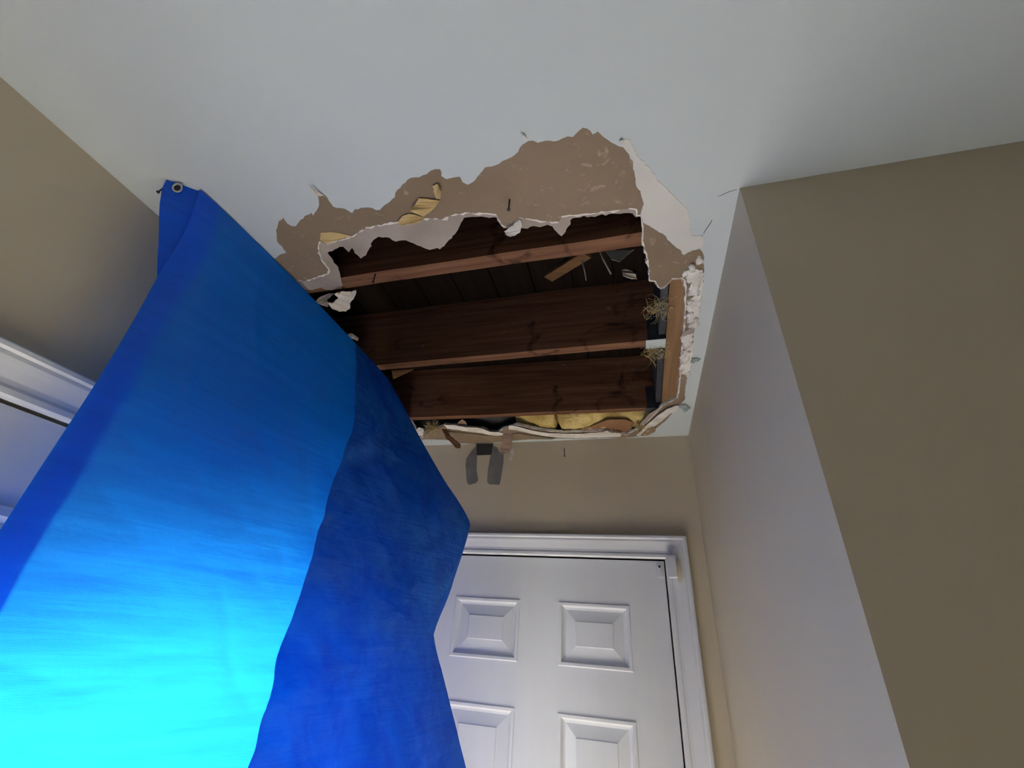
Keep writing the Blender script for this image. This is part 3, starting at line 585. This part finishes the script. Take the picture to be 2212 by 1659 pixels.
# left-wall door with glass
xf = XL - 0.006
lowp = []
d2 = door_leaf('door_2', 0, xf, 1, LY0, LY1, 0.008, DT - 0.006, [LG] + lowp)
for r in lowp: ring_panel('panel', 0, xf, 1, r, PROF, M_door, d2)
g = (LG[0] - 0.05, LG[1] + 0.05, LG[2] - 0.055, LG[3] + 0.055)
ring_panel('glass_moulding', 0, xf, 1, g, [(0, 0.0), (0.002, 0.008), (0.014, 0.011), (0.022, 0.007), (0.034, 0.012), (0.048, 0.006), (0.054, -0.012)], M_trim, d2, back=False)
mg = bpy.data.materials.new('door_glass'); mg.use_nodes = True; nt = mg.node_tree; nt.nodes.remove(nt.nodes['Principled BSDF'])
tr = nt.nodes.new('ShaderNodeBsdfTransparent'); gl = nt.nodes.new('ShaderNodeBsdfGlossy'); gl.inputs['Roughness'].default_value = 0.03; mx = nt.nodes.new('ShaderNodeMixShader'); mx.inputs[0].default_value = 0.06
nt.links.new(tr.outputs[0], mx.inputs[1]); nt.links.new(gl.outputs[0], mx.inputs[2]); nt.links.new(mx.outputs[0], nt.nodes['Material Output'].inputs[0])
bm = bmesh.new(); box(bm, xf - 0.020, xf - 0.016, LG[0], LG[1], LG[2], LG[3]); obj('glass_pane', bm, mg, d2)
bm = bmesh.new(); box(bm, XE + 0.066, XE + 0.07, WN[0] + 0.05, WN[1] - 0.05, WN[2] + 0.05, WN[3] - 0.05); obj('glass_pane', bm, mg, win)
# contact sensor on the end-wall casing
e = empty('door_sensor', (0.105, YB - 0.02, 2.01))
bm = bmesh.new(); box(bm, 0.0835, 0.1075, YB - 0.040, YB - 0.014, 1.984, 2.046, 0.002); under(obj('housing', bm, M_trim), e)
bm = bmesh.new(); box(bm, 0.1077, 0.1185, YB - 0.030, YB - 0.016, 1.970, 2.034, 0.004); o = under(obj('side_plate', bm, M_cream), e); o['label'] = 'beige plate in place of the shadow beside the white sensor'  # added plate, its beige stands for the shadow right of the housing
tag(e, 'small white block sensor on the door casing at its top right corner', 'sensor')
e = empty('sensor_magnet', (0.058, yf, 2.0))
bm = bmesh.new(); box(bm, 0.052, 0.0675, yf - 0.008, yf, 1.988, 2.022, 0.001); under(obj('magnet_body', bm, M_door), e)
bm = tube([(0.060, yf - 0.007, 2.018), (0.060, yf - 0.0105, 2.018)], 0.0035, 10); under(obj('screw', bm, M_iron), e)
tag(e, 'tiny white magnet with dark screw at the top right corner of the door leaf', 'sensor')

# ------------------------------------------------------------------ blue tarp
def T(px, py, x): return at(px, py, 0, x)
def W(x, y, z): return Vector((x, y, z))
net = [
 [T(434, 408, -.696), T(500, 468, -.690), T(600, 563, -.684), T(700, 669, -.682), T(775, 749, -.684), T(840, 821, -.690)],
 [T(400, 500, -.712), T(490, 560, -.692), T(580, 650, -.686), T(680, 750, -.680), T(785, 845, -.672), T(872, 880, -.655)],
 [T(341, 597, -.735), T(450, 660, -.702), T(560, 760, -.688), T(680, 860, -.678), T(795, 935, -.655), T(908, 950, -.615)],
 [T(290, 690, -.738), T(400, 770, -.710), T(530, 870, -.690), T(670, 960, -.668), T(820, 1025, -.625), T(958, 1037, -.550)],
 [T(206, 830, -.742), T(330, 920, -.716), T(490, 1005, -.690), T(650, 1080, -.655), T(840, 1125, -.575), T(1014, 1132, -.470)],
 [T(80, 1022, -.745), T(230, 1110, -.712), T(430, 1185, -.675), T(620, 1240, -.625), T(810, 1275, -.550), T(968, 1285, -.485)],
 [T(-55, 1230, -.742), T(110, 1305, -.704), T(340, 1365, -.655), T(560, 1395, -.600), T(770, 1400, -.530), T(934, 1372, -.500)],
 [T(-190, 1440, -.735), T(10, 1490, -.692), T(260, 1535, -.630), T(500, 1550, -.565), T(740, 1545, -.500), T(965, 1500, -.455)],
 [T(-340, 1660, -.725), T(-110, 1690, -.675), T(180, 1730, -.595), T(450, 1745, -.525), T(740, 1740, -.455), T(1006, 1668, -.405)],
]
last = net[-1]
for dz in (0.10, 0.20, 0.30):
    net.append([W(p.x + 0.004 * i, p.y - 0.01 * i * dz, p.z - dz) for i, p in enumerate(last)])
def cr(p, t):
    n = len(p) - 1; f = min(max(t, 0) * n, n - 1e-9); i = int(f); u = f - i
    a = p[i - 1] if i > 0 else p[0] * 2 - p[1]; b, c = p[i], p[i + 1]; d = p[i + 2] if i + 2 <= n else p[n] * 2 - p[n - 1]
    return 0.5 * ((2 * b) + (c - a) * u + (2 * a - 5 * b + 4 * c - d) * u * u + (3 * b - a - 3 * c + d) * u ** 3)
def surf(s, t):
    rows_ = [cr(r, s) for r in net]; n = len(rows_) - 1; f = min(max(t, 0) * n, n - 1e-9); i = int(f)
    k = max(0, (s - 0.75) / 0.25) ** 1.5 * 0.6
    return cr(rows_, t).lerp(rows_[i].lerp(rows_[i + 1], f - i), k)
def wrinkle(s, t, seed=0.0):
    p = surf(s, t); e_ = min(1, 8 * s, 8 * (1 - s) + 0.15, 12 * t + 0.1)
    a = noise.noise(Vector((p.y * 5 + seed, p.z * 2.2, seed))) * 0.018
    b = (1 - abs(noise.noise(Vector((p.y * 9 + p.z * 4, p.z * 6 - p.y * 3, seed + 5))))) ** 4 * 0.006
    c = (1 - abs(noise.noise(Vector((p.y * 3, p.z * 30 - p.y * 1.5, 9 + seed))))) ** 5 * 0.0035 * min(1, max(0, (2.05 - p.z) * 3))
    return e_ * (a + b * (0.4 + s) + c)
def crumple(s, t):
    p = surf(s, t); k = min(1, (1 - s) * 6) * min(1, t * 6)
    a = abs(noise.noise(Vector((p.y * 4.5 + p.x * 3, p.z * 3.5, 2.7)))) * 0.035
    b = abs(noise.noise(Vector((p.y * 11 - p.z * 5, p.z * 9 + p.y * 4, 7.7)))) * 0.014
    c = abs(noise.noise(Vector((p.y * 24, p.z * 22, 1.7)))) * 0.004
    return k * (0.03 - a - b - c)
def sheet(name, sfun, nu, nv, off, t0, t1, parent, m, seed=0.0, extra=None):
    vs = []; fs = []
    for j in range(nv + 1):
        t = t0 + (t1 - t0) * j / nv; sa, sb = sfun(t)
        for i in range(nu + 1):
            s = sa + (sb - sa) * i / nu; p = surf(s, t)
            ds = surf(min(s + .01, 1), t) - surf(max(s - .01, 0), t); dt = surf(s, min(t + .005, 1)) - surf(s, max(t - .005, 0))
            n = ds.cross(dt)
            if n.x < 0: n = -n
            n.normalize()
            o_ = off(i / nu, t) if callable(off) else off
            q = p + n * (o_ + wrinkle(s, t) + (crumple(s, t) if seed else 0))
            q.z = min(q.z, CE - 0.003)
            vs.append(q)
    for j in range(nv):
        for i in range(nu): a = j * (nu + 1) + i; fs.append((a, a + 1, a + nu + 2, a + nu + 1))
    return pobj(name, vs, fs, m, parent, smooth=True)
def interp(tab):
    def f(t):
        for (a, b), (c, d) in zip(tab, tab[1:]):
            if t <= c: return b + (d - b) * (t - a) / (c - a)
        return tab[-1][1]
    return f
FOLD = interp( [(0.0, 0.7775), (0.0227, 0.7625), (0.0455, 0.75), (0.0682, 0.74), (0.0909, 0.73), (0.1136, 0.72), (0.1364, 0.7125), (0.1591, 0.7025), (0.1818, 0.695), (0.2045, 0.6875), (0.2273, 0.6775), (0.25, 0.665), (0.2727, 0.6525), (0.2955, 0.645), (0.3182, 0.64), (0.3409, 0.635), (0.3636, 0.63), (0.3864, 0.625), (0.4091, 0.62), (0.4318, 0.6175), (0.4545, 0.615), (0.4773, 0.6175), (0.5, 0.62), (0.5227, 0.625), (0.5455, 0.6275), (0.5682, 0.6275), (0.5909, 0.63), (0.6136, 0.6325), (0.6364, 0.63), (0.6591, 0.6275), (0.6818, 0.625), (0.7045, 0.62), (0.7273, 0.615), (1.0, 0.615)] )
HEM = interp( [(0.0, 0.1325), (0.0227, 0.125), (0.0455, 0.1175), (0.0682, 0.115), (0.0909, 0.1125), (0.1136, 0.115), (0.1364, 0.1125), (0.1591, 0.1125), (0.1818, 0.11), (0.2045, 0.105), (0.2273, 0.1), (0.25, 0.095), (0.2727, 0.09), (0.2955, 0.09), (0.3182, 0.0925), (0.3409, 0.095), (0.3636, 0.095), (0.3864, 0.095), (0.4091, 0.0975), (0.4318, 0.1), (0.4545, 0.1), (0.4773, 0.0975), (0.5, 0.1), (0.5227, 0.1025), (0.5455, 0.1075), (0.5682, 0.11), (0.5909, 0.11), (0.6136, 0.11), (0.6364, 0.11), (0.6591, 0.115), (0.6818, 0.1175), (0.7045, 0.1225), (0.7273, 0.125), (1.0, 0.125)] )
tarp = sheet('tarp', lambda t: (0, 1), 110, 220, 0.0, 0, 1, None, M_tarp)
tag(tarp, 'blue translucent plastic tarp hanging from the ceiling edge beside the left door, glowing from behind', 'tarp')
sheet('hem', lambda t: (0.0, HEM(t)), 8, 200, -0.003, 0.0, 1, tarp, M_tarp)['label'] = 'darker doubled hem strip along the near edge'
sheet('folded_panel', lambda t: (FOLD(t), 1.0), 40, 200, lambda u, t: 0.010 * (1 - u) ** 0.5 * min(1, t * 8) + 0.0015, 0.0, 1, tarp, M_fold, seed=3.3)['label'] = 'far part of the sheet folded back double, darker navy blue'
# nailed corner flap with grommet
fl = [(360, 388, -.742), (384, 391, -.733), (432, 405, -.702), (438, 425, -.702), (425, 470, -.708), (412, 505, -.716), (390, 560, -.728), (360, 606, -.745), (340, 606, -.75), (340, 560, -.748), (343, 500, -.746), (345, 440, -.744), (349, 410, -.744)]
o = slab_poly('corner_flap', [T(*p) for p in fl], 0.0006, M_tarp, tarp, sub=2, rough=0.0003); o['label'] = 'dark blue corner flap with the metal eyelet'
c = T(387, 409, -.7265); nrm = (T(349, 440, -.744) - T(384, 391, -.733)).cross(T(432, 405, -.702) - T(384, 391, -.733)).normalized()
if nrm.dot(Vector((0, 0, HC)) - c) < 0: nrm = -nrm
nrm = (nrm * 0.5 + Vector((0.15, -0.55, -0.35))).normalized()
u_ = nrm.orthogonal().normalized(); v_ = nrm.cross(u_)
vs = []; fs = []
R0, r0 = 0.0072, 0.0018
for i in range(24):
    a = 2 * math.pi * i / 24
    for k in range(8):
        b = 2 * math.pi * k / 8; rr = R0 + r0 * math.cos(b); vs.append(c + nrm * 0.005 + (u_ * math.cos(a) + v_ * math.sin(a)) * rr + nrm * r0 * 0.6 * math.sin(b))
for i in range(24):
    for k in range(8): fs.append((i * 8 + k, i * 8 + (k + 1) % 8, ((i + 1) % 24) * 8 + (k + 1) % 8, ((i + 1) % 24) * 8 + k))
pobj('grommet', vs, fs, M_brass, o, smooth=True)
vs = [c + nrm * 0.0045 + (u_ * math.cos(2 * math.pi * i / 20) + v_ * math.sin(2 * math.pi * i / 20)) * R0 for i in range(20)] + [c + nrm * 0.0035 + (u_ * math.cos(2 * math.pi * i / 20) + v_ * math.sin(2 * math.pi * i / 20)) * R0 for i in range(20)]
pobj('grommet_hole', vs, [tuple(range(20)), tuple(range(39, 19, -1))] + [(i, i + 20, (i + 1) % 20 + 20, (i + 1) % 20) for i in range(20)], M_dark, o)
a = T(347, 415, -.745); nail(a + Vector((0.0, 0.0, 0.012)), a + Vector((0.0, -0.003, -0.004)), 0.0012, 'small dark tack holding the tarp corner against the ceiling')
